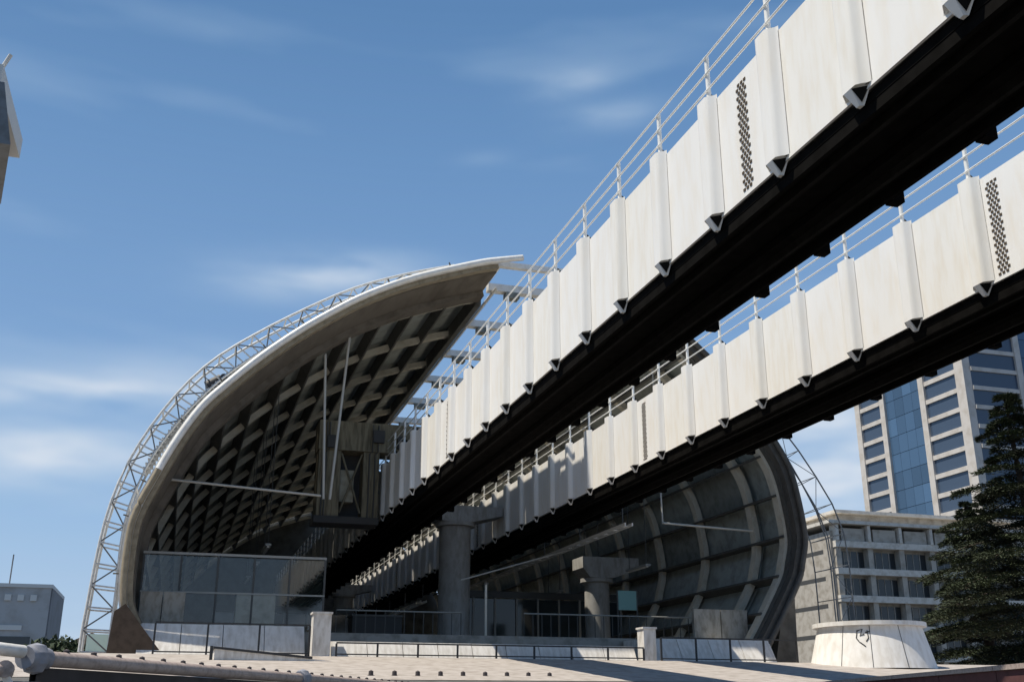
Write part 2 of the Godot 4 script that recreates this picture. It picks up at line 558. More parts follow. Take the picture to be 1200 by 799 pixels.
	part(t, "crown_edge_beam", block(Vector3(le.x - 0.02, le.y - 0.75, zend), Vector3(le.x + 0.22, le.y + 0.1, ZR)), purl, o)
	part(t, "crown_edge_beam", block(Vector3(re.x - 0.22, re.y - 0.75, zend), Vector3(re.x + 0.02, re.y + 0.1, ZR)), purl, o)
	part(t, "crown_tie", block(Vector3(le.x + 0.0, 17.2, ZF - 0.6), Vector3(re.x, 17.42, ZF - 0.35)), white, o)
	part(t, "crown_handrail", tube([Vector3(le.x + 0.5, 17.62, ZF - 1.0), Vector3(le.x + 0.5, 17.62, zend)], 0.035, 6), white, o)
	part(t, "crown_pipe", tube([Vector3(le.x + 0.42, 16.75, ZF - 1.6), Vector3(le.x + 0.42, 16.75, zend)], 0.07, 8), white, o)
	for b in 13:
		var z := -40.9 - 4.6 * b
		part(t, "crown_gutter_box", block(Vector3(le.x + 1.0, 16.6, z - 0.25), Vector3(le.x + 1.6, 16.85, z + 0.25)), pan2, o)
		part(t, "crown_cross_member", block(Vector3(le.x + 0.225, 16.86, z - 0.2), Vector3(re.x - 0.225, 17.18, z + 0.2)), white, o)
	# tie rods across the front and hangers
	var rod := mat("rod_steel", Color(0.45, 0.44, 0.40), 0.5)
	part(t, "tie_rod", tube([Vector3(-0.9, 8.02, -41), Vector3(4.9, 7.74, -41.2)], 0.05, 6), rod, o)
	part(t, "tie_rod", tube([Vector3(19.3, 7.39, -41.2), Vector3(23.4, 7.2, -41)], 0.05, 6), rod, o)
	part(t, "tie_rod", tube([Vector3(12.0, 5.4, -47), Vector3(17.4, 7.0, -47)], 0.04, 6), rod, o)
	part(t, "hanger", tube([Vector3(4.8, 13.6, -41.6), Vector3(5.05, 7.7, -41.6)], 0.055, 6), rod, o)
	part(t, "hanger", tube([Vector3(5.75, 14.5, -41.6), Vector3(5.3, 7.7, -41.6)], 0.055, 6), rod, o)
	part(t, "hanger", tube([Vector3(19.3, 14.5, -41.6), Vector3(19.3, 7.36, -41.25)], 0.04, 6), rod, o)
	# splayed rusty foot at the left
	part(t, "foot", prism(PackedVector2Array([Vector2(-2.05, 1.66), Vector2(-1.95, 3.0), Vector2(-1.62, 3.25), Vector2(-1.05, 2.55), Vector2(-0.3, 1.66)]), ZF + 0.45, ZF - 0.09), rust, o)
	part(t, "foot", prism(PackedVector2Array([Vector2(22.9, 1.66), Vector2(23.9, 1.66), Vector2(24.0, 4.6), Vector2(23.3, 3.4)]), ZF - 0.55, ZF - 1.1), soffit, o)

func station_base() -> void:
	var conc := mat("white_concrete", Color(0.66, 0.64, 0.61), 0.85, 0.72, Vector3(0.9, 0.25, 0.9), 0.03)
	var conc2 := mat("grey_concrete", Color(0.33, 0.31, 0.27), 0.9, 0.65, Vector3(0.7, 0.3, 0.7), 0.03)
	var iron := mat("fence_iron", Color(0.03, 0.03, 0.032), 0.6)
	var slab := mat("floor_concrete", Color(0.29, 0.27, 0.24), 0.9, 0.6, Vector3(0.4, 0.4, 0.4))
	structure("station_floor", block(Vector3(-1.3, 1.55, ZR - BAY * BAYS), Vector3(22.4, 2.62, -40.55)), slab)
	var segs := [[-1.15, 4.3, 2.68, 4, "pale battered concrete wall with bright wedge of sun, left of the first pier", -37.85], [5.12, 16.3, 2.16, 9, "long white battered concrete wall between the two square piers", -37.45], [17.0, 22.3, 2.5, 4, "shaded battered concrete wall beside the right foot of the shell", -37.8]]
	for s in segs:
		var w := thing("retaining_wall", s[4], "wall", Vector3((s[0] + s[1]) * 0.5, 1.6, -37.5), "battered walls under the station front")
		var o := -w.position
		var n: int = s[3]
		var step: float = (s[1] - s[0]) / n
		var h: float = s[2] - 1.62
		for i in n:
			var xa: float = s[0] + step * i + 0.012; var xb: float = s[0] + step * (i + 1) - 0.012
			var st := st_new()
			st.set_smooth_group(-1)
			var f := [Vector3(xa, 1.5, s[5]), Vector3(xa, s[2], s[5] - h * 0.75), Vector3(xb, s[2], s[5] - h * 0.75), Vector3(xb, 1.5, s[5])]
			var k := [Vector3(xa, 1.62, -40.5), Vector3(xa, s[2], -40.5), Vector3(xb, s[2], -40.5), Vector3(xb, 1.62, -40.5)]
			quad(st, f[0], f[1], f[2], f[3])
			quad(st, f[1], k[1], k[2], f[2])
			quad(st, k[0], k[1], f[1], f[0])
			quad(st, f[3], f[2], k[2], k[3])
			quad(st, k[3], k[2], k[1], k[0])
			part(w, "wall_panel", done(st), conc, o)
	for q in [[4.42, 5.02, 3.05, "taller square pale concrete pier in the sun at the left third"], [16.42, 16.9, 2.8, "shorter square grey concrete pier right of the long white wall"]]:
		var p := thing("gate_pier", q[3], "pier", Vector3(q[0], 1.45, -37.15), "square piers in the wall")
		part(p, "shaft", block(Vector3(0, 0, -0.6), Vector3(q[1] - q[0], q[2] - 1.5, 0)), conc)
		part(p, "cap", block(Vector3(-0.04, q[2] - 1.498, -0.64), Vector3(q[1] - q[0] + 0.04, q[2] - 1.43, 0.04)), conc)
	var up := thing("side_panel_wall", "tall plain beige wall panel just inside the left foot of the shell", "wall", Vector3(-0.5, 2.6, -40.0))
	part(up, "panel", block(Vector3(-0.75, -0.9, -0.2), Vector3(-0.02, 1.25, 0)), conc2)
	part(up, "panel", block(Vector3(0.02, -0.9, -0.2), Vector3(0.75, 1.25, 0)), conc2)
	var up2 := thing("side_panel_wall", "plain grey wall panel inside the right foot of the shell", "wall", Vector3(21.2, 2.4, -40.2))
	part(up2, "panel", block(Vector3(-1.2, -0.7, -0.2), Vector3(-0.02, 1.4, 0)), conc2)
	part(up2, "panel", block(Vector3(0.02, -0.7, -0.2), Vector3(1.2, 1.4, 0)), conc2)
	# iron fence in front of the walls
	for f in [[-0.6, 4.3, 2.62, "low dark iron fence in front of the left wall"], [5.2, 16.3, 2.08, "long dark iron fence in front of the white wall between the piers"], [17.0, 22.6, 2.45, "dark iron fence in front of the shaded wall on the right"]]:
		var w := thing("iron_fence", f[3], "fence", Vector3(f[0], 1.52, -36.95), "iron fences along the walls")
		var L: float = f[1] - f[0]
		var n := int(L / 1.24)
		var hh: float = f[2] - 1.56
		for i in n + 1:
			part(w, "post", block(Vector3(-0.03, 0, -0.03), Vector3(0.03, hh, 0.03)), iron, Vector3(L * i / n, 0, 0))
		part(w, "rail", block(Vector3(0, hh + 0.002, -0.028), Vector3(L, hh + 0.05, 0.028)), iron)
		part(w, "rail", block(Vector3(0, 0.16, 0.031), Vector3(L, 0.2, 0.06)), iron)
	# ramp with dark coping
	var r := thing("ramp_wall", "sunlit white ramp wall with dark sloping coping in front of the left fence", "ramp", Vector3(1.2, 0.9, -34.2))
	var poly := PackedVector2Array([Vector2(0, 0), Vector2(0, 0.78), Vector2(2.9, 0.52), Vector2(5.2, 0.3), Vector2(5.2, 0)])
	part(r, "body", prism(poly, 0.0, -1.4), conc)
	part(r, "coping", prism(PackedVector2Array([Vector2(-0.04, 0.784), Vector2(-0.04, 0.85), Vector2(2.9, 0.59), Vector2(2.9, 0.524)]), 0.05, -1.45), iron)
	part(r, "end_post", block(Vector3(-0.14, 0, -0.06), Vector3(-0.05, 0.86, 0.04)), iron)

func column(label: String, x: float, z: float, y0: float, y1: float, r: float, arm0: float, arm1: float, head: float) -> void:
	var conc := mat("column_concrete", Color(0.33, 0.325, 0.31), 0.85, 0.7, Vector3(0.6, 0.2, 0.6), 0.03)
	var t := thing("support_column", label, "column", Vector3(x, y0, z), "round columns inside the station")
	part(t, "shaft", lathe([Vector2(r, 0), Vector2(r, y1 - y0)], 36), conc)
	part(t, "collar", lathe([Vector2(r, y1 - y0 - 0.001), Vector2(r + 0.2, y1 - y0 + 0.03), Vector2(r + 0.2, y1 - y0 + 0.22), Vector2(0.01, y1 - y0 + 0.22)], 36), conc)
	var h := y1 - y0 + 0.225
	part(t, "crosshead", prism(PackedVector2Array([Vector2(arm0, h + head * 0.45), Vector2(arm0, h + head), Vector2(arm1, h + head), Vector2(arm1, h + head * 0.45), Vector2(r, h), Vector2(-r, h)]), 0.75, -0.75), conc)

func station_inside() -> void:
	column("thick round grey concrete column standing in the middle of the station mouth", 12.6, -50.6, 2.62, 8.3, 0.76, -2.2, 2.2, 0.75)
	column("second round column far behind between the two beams, left of the thick one", 12.6, -87.0, 2.62, 8.3, 0.76, -2.2, 2.2, 0.75)
	column("short round column with bracket head on the right behind the shorter pier", 20.0, -50.8, 2.62, 5.9, 0.62, -1.0, 2.0, 1.0)
	var glassm := StandardMaterial3D.new()
	glassm.albedo_color = Color(0.20, 0.26, 0.24, 0.08)
	glassm.transparency = BaseMaterial3D.TRANSPARENCY_ALPHA
	glassm.roughness = 0.05
	var frame := mat("frame_dark", Color(0.06, 0.062, 0.06), 0.5)
	var framel := mat("frame_light", Color(0.30, 0.30, 0.28), 0.5)
	var olive := mat("olive_panel", Color(0.21, 0.185, 0.125), 0.85, 0.4, Vector3(1.1, 0.12, 1.1), 0.03)
	var dark := mat("deep_grey", Color(0.05, 0.05, 0.05), 0.8)
	var beige := mat("beige_box", Color(0.38, 0.36, 0.28), 0.7, 0.7, Vector3(0.5, 0.5, 0.5))
	# glazed windbreak at the left
	var t := thing("glass_screen", "glazed windbreak screen with grey top rail at the left of the platform", "screen", Vector3(-1.3, 2.62, -41.0))
	for i in 5:
		part(t, "pane", block(Vector3(i * 1.3 + 0.04, 0.1, -0.01), Vector3(i * 1.3 + 1.26, 2.62, 0.01)), glassm)
	for i in 6:
		part(t, "mullion", block(Vector3(i * 1.3 - 0.035, 0, -0.04), Vector3(i * 1.3 + 0.035, 2.66, 0.04)), frame)
	part(t, "top_rail", block(Vector3(-0.04, 2.662, -0.04), Vector3(6.54, 2.75, 0.04)), framel)
	part(t, "middle_rail", block(Vector3(-0.02, 1.3, 0.042), Vector3(6.52, 1.36, 0.07)), framel)
	# glazed concourse wall behind on the right
	t = thing("concourse_wall", "dark glazed concourse front with many mullions at the right rear of the platform", "glass wall", Vector3(13.8, 2.62, -56.0))
	var dg := mat("dark_glass", Color(0.03, 0.04, 0.045), 0.08)
	for i in 8:
		part(t, "pane", block(Vector3(i * 1.2 + 0.06, 0.1, -0.03), Vector3(i * 1.2 + 1.14, 2.9, 0.0)), dg)
	for i in 9:
		part(t, "mullion", block(Vector3(i * 1.2 - 0.05, 0, -0.08), Vector3(i * 1.2 + 0.05, 2.95, 0.08)), framel)
	part(t, "header", block(Vector3(-0.1, 2.952, -0.1), Vector3(9.7, 3.3, 0.1)), frame)
	t = thing("concourse_wall", "dark glazed front far behind, left of the thick round column", "glass wall", Vector3(2.0, 2.62, -64.0))
	for i in 6:
		part(t, "pane", block(Vector3(i * 1.3 + 0.06, 0.1, -0.03), Vector3(i * 1.3 + 1.24, 2.5, 0.0)), dg)
	for i in 7:
		part(t, "mullion", block(Vector3(i * 1.3 - 0.05, 0, -0.08), Vector3(i * 1.3 + 0.05, 2.55, 0.08)), framel)
	part(t, "header", block(Vector3(-0.1, 2.552, -0.1), Vector3(7.9, 2.9, 0.1)), frame)
	# rear wall closes the far end of the hall
	t = thing("end_wall", "dark end wall far back inside the station hall", "wall", Vector3(11.3, 2.62, ZR - BAY * BAYS - 0.5))
	var prof: Array = spline(LEFT, 4)
	var poly := PackedVector2Array()
	for p in offset(prof, -0.03):
		poly.append(p - Vector2(11.3, 2.62))
	for p in offset(spline(RIGHT, 4), -0.03):
		poly.append(p - Vector2(11.3, 2.62))
	part(t, "panel", prism(poly, 0.0, -0.3), mat("end_panel", Color(0.10, 0.105, 0.1), 0.8, 0.6, Vector3(0.3, 0.3, 0.3)))
	# teal sign
	t = thing("platform_sign", "small teal sign board on a post beside the short round column", "sign", Vector3(19.4, 2.62, -45.6))
	part(t, "post", block(Vector3(-0.5, 0, -0.03), Vector3(-0.44, 2.4, 0.03)), frame)
	part(t, "post", block(Vector3(0.44, 0, -0.03), Vector3(0.5, 2.4, 0.03)), frame)
	part(t, "board", block(Vector3(-0.435, 1.55, -0.04), Vector3(0.435, 2.4, 0.04)), mat("teal", Color(0.16, 0.34, 0.32), 0.35))
	# light post
	t = thing("thin_post", "thin pale upright post right of the thick round column", "post", Vector3(11.55, 1.7, -41.2))
	part(t, "shaft", tube([Vector3.ZERO, Vector3(0, 2.9, 0)], 0.05, 8), mat("post_pale", Color(0.5, 0.48, 0.42), 0.6))
	part(t, "cap", block(Vector3(-0.08, 2.9, -0.08), Vector3(0.08, 2.96, 0.08)), frame)
	# sunlit cable trays along the platforms
	for c in [[17.0, 6.9, -39.5, -70.0, "long pale cable tray catching sun, under the farther beam on the right"], [13.2, 5.6, -60.0, -96.0, "far cable tray with sunny spots, left of the thick column"]]:
		t = thing("cable_tray", c[4], "cable tray", Vector3(c[0], c[1], c[2]), "cable trays inside the station")
		var L: float = c[2] - c[3]
		part(t, "side_rail", block(Vector3(-0.18, 0, -L), Vector3(-0.13, 0.12, 0)), mat("tray_white", Color(0.72, 0.71, 0.67), 0.5))
		part(t, "side_rail", block(Vector3(0.13, 0, -L), Vector3(0.18, 0.12, 0)), mat("tray_white", Color(0.72, 0.71, 0.67), 0.5))
		var n := int(L / 1.1)
		for i in n:
			part(t, "rung", block(Vector3(-0.128, 0.03, -0.1), Vector3(0.128, 0.08, 0.1)), mat("tray_white", Color(0.72, 0.71, 0.67), 0.5), Vector3(0, 0, -0.5 - i * 1.1))
		for i in int(L / 5.0):
			part(t, "drop_rod", block(Vector3(-0.02, 0.122, -0.02), Vector3(0.02, 1.1, 0.02)), frame, Vector3(0.155, 0, -1.0 - i * 5.0))
	# portal housing on the left of the near beam
	t = thing("portal_housing", "olive grey portal housing hugging the nearer beam inside the shell mouth", "portal", Vector3(5.3, 8.0, -46.0))
	part(t, "leg_panel", block(Vector3(0, -0.2, -1.2), Vector3(0.95, 2.7, 0)), olive)
	part(t, "leg_panel", block(Vector3(1.95, -0.2, -1.2), Vector3(2.65, 2.7, 0)), olive)
	part(t, "header", block(Vector3(-0.05, 2.702, -1.3), Vector3(5.6, 4.0, 0.1)), olive)
	part(t, "recess", block(Vector3(0.952, -0.2, -1.1), Vector3(1.948, 2.698, -0.9)), dark)
	part(t, "sill", block(Vector3(-0.1, -0.5, -1.3), Vector3(2.7, -0.202, 0.1)), dark)
	for q in [[0.3, 2.75, 0.35], [2.3, 3.1, 0.5], [3.4, 2.9, 0.3]]:
		part(t, "junction_box", block(Vector3(q[0], q[1], 0.102), Vector3(q[0] + q[2], q[1] + 0.55, 0.3)), dark)
	for q in [0.18, 0.3, 2.2, 2.45]:
		part(t, "conduit", tube([Vector3(q, -0.2, 0.05), Vector3(q, 2.6, 0.05), Vector3(q + 0.1, 2.68, 0.16), Vector3(q + 0.1, 3.9, 0.16)], 0.03, 6), frame)
	part(t, "bracing", tube([Vector3(1.0, 0.0, -0.15), Vector3(1.9, 2.6, -0.15)], 0.05, 6), olive)
	part(t, "bracing", tube([Vector3(1.9, 0.0, -0.15), Vector3(1.0, 2.6, -0.15)], 0.05, 6), olive)
	part(t, "cabinet", block(Vector3(1.0, 0.5, -0.85), Vector3(1.6, 1.9, -0.3)), beige)
	# platform railing with pickets, seen through the dark mouth
	for e in [[6.2, 11.4, -44.5, "dark platform railing with thin pickets left of the thick round column"], [14.0, 22.0, -44.0, "dark platform railing with thin pickets right of the thick round column"]]:
		t = thing("platform_railing", e[3], "railing", Vector3(e[0], 2.62, e[2]), "railings on the platform")
		var L: float = e[1] - e[0]
		part(t, "top_rail", tube([Vector3(0, 1.15, 0), Vector3(L, 1.15, 0)], 0.035, 6), framel)
		part(t, "bottom_rail", tube([Vector3(0, 0.15, 0), Vector3(L, 0.15, 0)], 0.025, 6), frame)
		for i in int(L / 0.4) + 1:
			part(t, "picket", box(Vector3(0.03, 1.1, 0.03)), frame, Vector3(i * 0.4, 0.58, 0))
	# strip lights under the roof edge on both platforms
	for e in [[3.4, 6.4, -47.0], [3.4, 6.4, -53.0], [3.4, 6.4, -59.0], [20.6, 6.2, -47.0], [20.6, 6.2, -53.0], [20.6, 6.2, -59.0]]:
		t = thing("strip_light", "unlit grey strip light hanging over the %s platform, %s of three" % ["left" if e[0] < 10.0 else "right", {-47.0: "nearest", -53.0: "second", -59.0: "farthest"}[e[2]]], "lamp", Vector3(e[0], e[1], e[2]), "hanging strip lights")
		part(t, "housing", block(Vector3(-0.12, 0, -1.2), Vector3(0.12, 0.1, 1.2)), framel)
		part(t, "tube", block(Vector3(-0.05, -0.05, -1.1), Vector3(0.05, -0.002, 1.1)), mat("lamp_tube", Color(0.7, 0.7, 0.68), 0.4))
		for z in [-1.0, 1.0]:
			part(t, "rod", tube([Vector3(0, 0.1, z), Vector3(0, 6.7 if e[0] < 10.0 else 7.5, z)], 0.02, 5), frame)
	# boxes on the platform
	for b in [[2.2, -44.0, 1.5, 1.6, 1.0, "square olive kiosk block standing behind the glass screen"], [7.4, -48.0, 2.2, 1.2, 1.2, "low dark equipment block under the nearer beam"]]:
		t = thing("platform_kiosk", b[5], "kiosk", Vector3(b[0], 2.62, b[1]), "blocks on the platform")
		part(t, "body", block(Vector3(0, 0.1, -b[4]), Vector3(b[2], b[3], 0)), beige if b[0] < 5.0 else dark)
		part(t, "plinth", block(Vector3(0.05, 0, -b[4] + 0.05), Vector3(b[2] - 0.05, 0.098, -0.05)), dark)
		part(t, "lid", block(Vector3(-0.05, b[3] + 0.002, -b[4] - 0.05), Vector3(b[2] + 0.05, b[3] + 0.08, 0.05)), frame)

func gantry() -> void:
	var steel := mat("gantry_steel", Color(0.55, 0.56, 0.56), 0.5, 0.7, Vector3(1.5, 1.5, 1.5))
	var dark := mat("gantry_dark", Color(0.13, 0.14, 0.15), 0.6)
	var iron := mat("fence_iron", Color(0.03, 0.03, 0.032), 0.6)
	var outer: Array = [Vector2(-2.95, 1.75), Vector2(-2.91, 2.81), Vector2(-2.6, 6.37), Vector2(-1.77, 8.98), Vector2(-0.13, 11.59), Vector2(1.88, 13.35), Vector2(4.98, 15.36), Vector2(7.32, 16.4), Vector2(9.5, 17.1)]
	var inner: Array = [Vector2(-2.05, 1.75), Vector2(-2.02, 3.6), Vector2(-1.98, 6.2), Vector2(-1.25, 8.6), Vector2(0.35, 11.0), Vector2(2.25, 12.78), Vector2(5.2, 15.0), Vector2(7.4, 16.15), Vector2(9.5, 16.93)]
	build_gantry("arched white steel maintenance ladder outside the left of the shell", outer, inner, 30, steel, dark, true)
	var outer2: Array = [Vector2(23.1, 12.4), Vector2(24.2, 11.2), Vector2(25.3, 9.7), Vector2(26.35, 7.9), Vector2(26.7, 6.5), Vector2(26.75, 4.0), Vector2(26.75, 1.75)]
	var inner2: Array = [Vector2(22.7, 12.0), Vector2(23.8, 10.7), Vector2(24.7, 9.2), Vector2(25.5, 7.6), Vector2(25.8, 6.3), Vector2(25.85, 4.0), Vector2(25.85, 1.75)]
	build_gantry("dark steel maintenance ladder leaning off the right of the shell", outer2, inner2, 9, dark, dark, false)
	var t := thing("hoist_motor", "small black hoist motor sitting on the ladder near the white rim", "motor", Vector3(0.55, 11.35, -39.4))
	part(t, "casing", tube([Vector3(-0.28, -0.12, 0), Vector3(0.22, 0.2, 0)], 0.2, 12), iron)
	part(t, "foot", block(Vector3(-0.2, -0.32, -0.15), Vector3(0.1, -0.1, 0.15)), iron)
	part(t, "drum", tube([Vector3(0.3, 0.2, -0.3), Vector3(0.3, 0.2, 0.3)], 0.14, 12), iron)

func build_gantry(label: String, outer: Array, inner: Array, n: int, m: Material, m2: Material, left: bool) -> void:
	var t := thing("maintenance_gantry", label, "gantry", Vector3(outer[0].x if left else outer[-1].x, 1.7, -39.6), "maintenance ladders on the shell")
	var o := -t.position
	var w := 1.0 if left else 0.62
	var a := resample(spline(outer, 6), n); var b := resample(spline(inner, 6), n)
	for z in [-39.1, -40.3]:
		part(t, "chord", tube(to3(a, z), 0.05 * w, 6), m, o)
		part(t, "chord", tube(to3(b, z), 0.05 * w, 6), m, o)
	for i in n:
		var p: Vector2 = a[i]; var q: Vector2 = b[i]
		var p2: Vector2 = a[i + 1]; var q2: Vector2 = b[i + 1]
		for z in [-39.1, -40.3]:
			part(t, "rung", tube([Vector3(p.x, p.y, z), Vector3(q.x, q.y, z)], 0.03 * w, 5), m, o)
		part(t, "brace", tube([Vector3(p.x, p.y, -39.1), Vector3(q2.x, q2.y, -39.1)] if i % 2 else [Vector3(q.x, q.y, -39.1), Vector3(p2.x, p2.y, -39.1)], 0.026 * w, 5), m2, o)
		part(t, "cross_tube", tube([Vector3(p.x, p.y, -39.1), Vector3(p.x, p.y, -40.3)], 0.03 * w, 5), m, o)
		part(t, "cross_tube", tube([Vector3(q.x, q.y, -39.1), Vector3(q.x, q.y, -40.3)], 0.03 * w, 5), m, o)
		if left and i > 8 and i < 24:
			# open grating steps on the inner chords
			var st := st_new()
			for k in 4:
				var s: Vector2 = q.lerp(q2, (k + 0.5) / 4.0)
				add_box(st, Vector3(s.x - 0.13, s.y - 0.015, -40.24), Vector3(s.x + 0.13, s.y + 0.015, -39.16))
			part(t, "tread", done(st), m, o)

func office_block() -> void:
	var conc := mat("office_concrete", Color(0.40, 0.37, 0.325), 0.9, 0.7, Vector3(0.15, 0.15, 0.15), 0.03)
	var conc2 := mat("office_ledge", Color(0.60, 0.57, 0.52), 0.9, 0.75, Vector3(0.2, 0.2, 0.2), 0.03)
	var glass := mat("office_glass", Color(0.03, 0.035, 0.04), 0.1)
	var blind := mat("office_blind", Color(0.16, 0.16, 0.15), 0.6)
	var dark := mat("deep_grey", Color(0.05, 0.05, 0.05), 0.8)
	var t := thing("office_building", "low beige concrete office block with rows of ledges behind the white drum", "building", Vector3(74.5, 1.7, -112.0))
	var W := 32.0
	var floors := [1.7, 5.2, 8.5, 11.9, 15.1, 18.3]
	# core
	part(t, "wall", block(Vector3(0.9, 0, -30), Vector3(W, 18.6, -1.0)), conc)
	part(t, "side_wall", block(Vector3(0, 0, -30), Vector3(0.88, 18.6, -0.3)), conc)
	for f in floors.size():
		var y: float = floors[f] - 1.7
		# ledge along the front
		part(t, "ledge", block(Vector3(0.3, y + 0.0, -0.98), Vector3(W, y + 0.75, 0.35)), conc2)
		# recessed slot on the side face
		if f > 0:
			part(t, "side_slot", block(Vector3(-0.03, y - 0.55, -26), Vector3(-0.004, y - 0.1, -2.0)), dark)
		if f == floors.size() - 1:
			continue
		var h: float = floors[f + 1] - floors[f]
		for i in 7:
			var x := 0.9 + i * 4.45
			part(t, "pier", block(Vector3(x - 0.5, y + 0.752, -0.98), Vector3(x + 0.2, y + h - 0.002, 0.1)), conc)
			var wd := part(t, "window", block(Vector3(x + 0.22, y + 0.9, -0.97), Vector3(x + 3.9, y + h - 0.35, -0.9)), glass)
			for k in 3:
				part(wd, "bar", block(Vector3(x + 1.1 + k * 0.95, y + 0.9, -0.898), Vector3(x + 1.17 + k * 0.95, y + h - 0.35, -0.85)), conc)
			if (i * 5 + f * 3) % 4 == 0:
				part(wd, "blind", block(Vector3(x + 1.2, y + h - 1.6, -0.896), Vector3(x + 2.0, y + h - 0.4, -0.88)), blind)
	# deep top storey frames
	for i in 7:
		var x := 0.9 + i * 4.45
		part(t, "frieze_panel", block(Vector3(x + 0.4, 17.4, -0.95), Vector3(x + 3.6, 18.9, 0.15)), conc)
		part(t, "frieze_fin", block(Vector3(x - 0.5, 17.36, -0.9), Vector3(x - 0.1, 19.3, 0.45)), conc2)
	part(t, "roof_slab", block(Vector3(-0.6, 19.35, -31), Vector3(W + 0.5, 19.75, 0.7)), conc2)
	part(t, "penthouse", block(Vector3(3.0, 19.752, -20), Vector3(W, 21.2, -3.0)), conc)
	part(t, "penthouse_roof", block(Vector3(2.4, 21.202, -21), Vector3(W + 0.5, 21.6, -2.2)), conc2)

func tower() -> void:
	var wht := mat("tower_frame", Color(0.55, 0.52, 0.49), 0.7, 0.85, Vector3(0.1, 0.1, 0.1))
	var glass := StandardMaterial3D.new()
	glass.albedo_color = Color(0.06, 0.115, 0.20).linear_to_srgb()
	glass.roughness = 0.12
	glass.metallic = 0.0
	var g2 := StandardMaterial3D.new()
	g2.albedo_color = Color(0.055, 0.08, 0.125).linear_to_srgb()
	g2.roughness = 0.15
	var panes := []
	for k in 4:
		var gm := StandardMaterial3D.new()
		gm.albedo_color = (Color(0.06, 0.115, 0.20) * [0.8, 0.95, 1.1, 1.28][k]).linear_to_srgb()  # uneven sky reflections painted as a different tone per pane
		gm.roughness = 0.1
		panes.append(gm)
	var t := thing("glass_tower", "tall office tower with blue glass and pale grid frame at right edge", "tower", Vector3(148, 1.7, -170))
	var H := 84.0
	part(t, "core", block(Vector3(0.5, 0, -37), Vector3(40, H, -0.5)), g2)
	# left face (x = 0), z from 0 to -35.5; right face (z = 0)
	for c in [[0.0, -2.6], [-12.6, -14.3], [-26.4, -28.0], [-35.6, -37.4]]:
		part(t, "column", block(Vector3(-0.5, 0, c[1]), Vector3(1.3, H, c[0])), wht)
	for x in [[12.6, 14.0], [26.0, 27.4], [39, 40.5]]:
		part(t, "column", block(Vector3(x[0], 0, -1.3), Vector3(x[1], H, 0.5)), wht)
	for k in 21:
		var y := 3.0 + k * 4.0
		for s in [[-2.62, -12.58, g2], [-28.02, -35.58, g2]]:
			part(t, "spandrel", block(Vector3(-0.3, y, s[1]), Vector3(0.48, y + 0.95, s[0])), wht)
			part(t, "window_band", block(Vector3(0.0, y + 0.96, s[1]), Vector3(0.46, y + 3.98, s[0])), g2)
		for q in 4:
			part(t, "curtain_glass", block(Vector3(0.05, y + 0.05, -26.38 + q * 3.015), Vector3(0.47, y + 3.95, -23.42 + q * 3.015)), panes[rng.randi() % 4])
		part(t, "spandrel", block(Vector3(1.32, y, -0.48), Vector3(12.58, y + 0.85, 0.3)), wht)
		part(t, "window_band", block(Vector3(1.32, y + 0.86, -0.46), Vector3(12.58, y + 3.98, 0.0)), g2)
		for q in 4:
			part(t, "curtain_glass", block(Vector3(14.02 + q * 2.99, y + 0.05, -0.47), Vector3(16.95 + q * 2.99, y + 3.95, -0.05)), panes[rng.randi() % 4])
	part(t, "roof", block(Vector3(-0.8, H + 0.01, -38), Vector3(41, H + 1.0, 0.8)), wht)

func drum() -> void:
	var w := mat("drum_white", Color(0.76, 0.745, 0.72), 0.8, 0.82, Vector3(0.7, 0.25, 0.7), 0.03)
	var dk := mat("deep_grey", Color(0.05, 0.05, 0.05), 0.8)
	var c := Vector3(25.2, 1.36, -36.0)
	var t := thing("vent_drum", "round white tapered concrete drum with black scrawl below the office block", "drum", c)
	part(t, "wall", lathe([Vector2(2.3, 0), Vector2(1.9, 1.5), Vector2(0.01, 1.5)], 64), w)
	part(t, "rim", lathe([Vector2(1.88, 1.502), Vector2(2.07, 1.51), Vector2(2.07, 1.66), Vector2(0.01, 1.68)], 64), w)
	# casting joints and the scrawl
	for a in [-0.55, 0.0, 0.5]:
		var th: float = PI * 0.5 + 0.60 + a
		var st := st_new()
		add_tube(st, [Vector3(cos(th) * 2.298, 0.02, sin(th) * 2.298), Vector3(cos(th) * 1.904, 1.49, sin(th) * 1.904)], 0.012, 5)
		part(t, "joint", done(st), dk)
	var strokes := [[Vector2(-0.42, 1.52), Vector2(-0.46, 1.2), Vector2(-0.32, 1.02)], [Vector2(-0.42, 1.5), Vector2(-0.2, 1.56), Vector2(-0.3, 1.3), Vector2(-0.12, 1.36)], [Vector2(-0.3, 1.02), Vector2(-0.1, 0.86)], [Vector2(0.0, 1.5), Vector2(0.04, 1.2), Vector2(-0.06, 1.06)], [Vector2(-0.08, 1.42), Vector2(0.1, 1.46)]]
	for s in strokes:
		var path := []
		for p in s:
			var th: float = PI * 0.5 + 0.60 - p.x * 0.42 + 0.05
			var r: float = 2.3 - 0.4 * p.y * 0.87 / 1.5 + 0.006
			path.append(Vector3(cos(th) * r, p.y * 0.87, sin(th) * r))
		part(t, "scrawl", tube(path, 0.022, 5), dk)

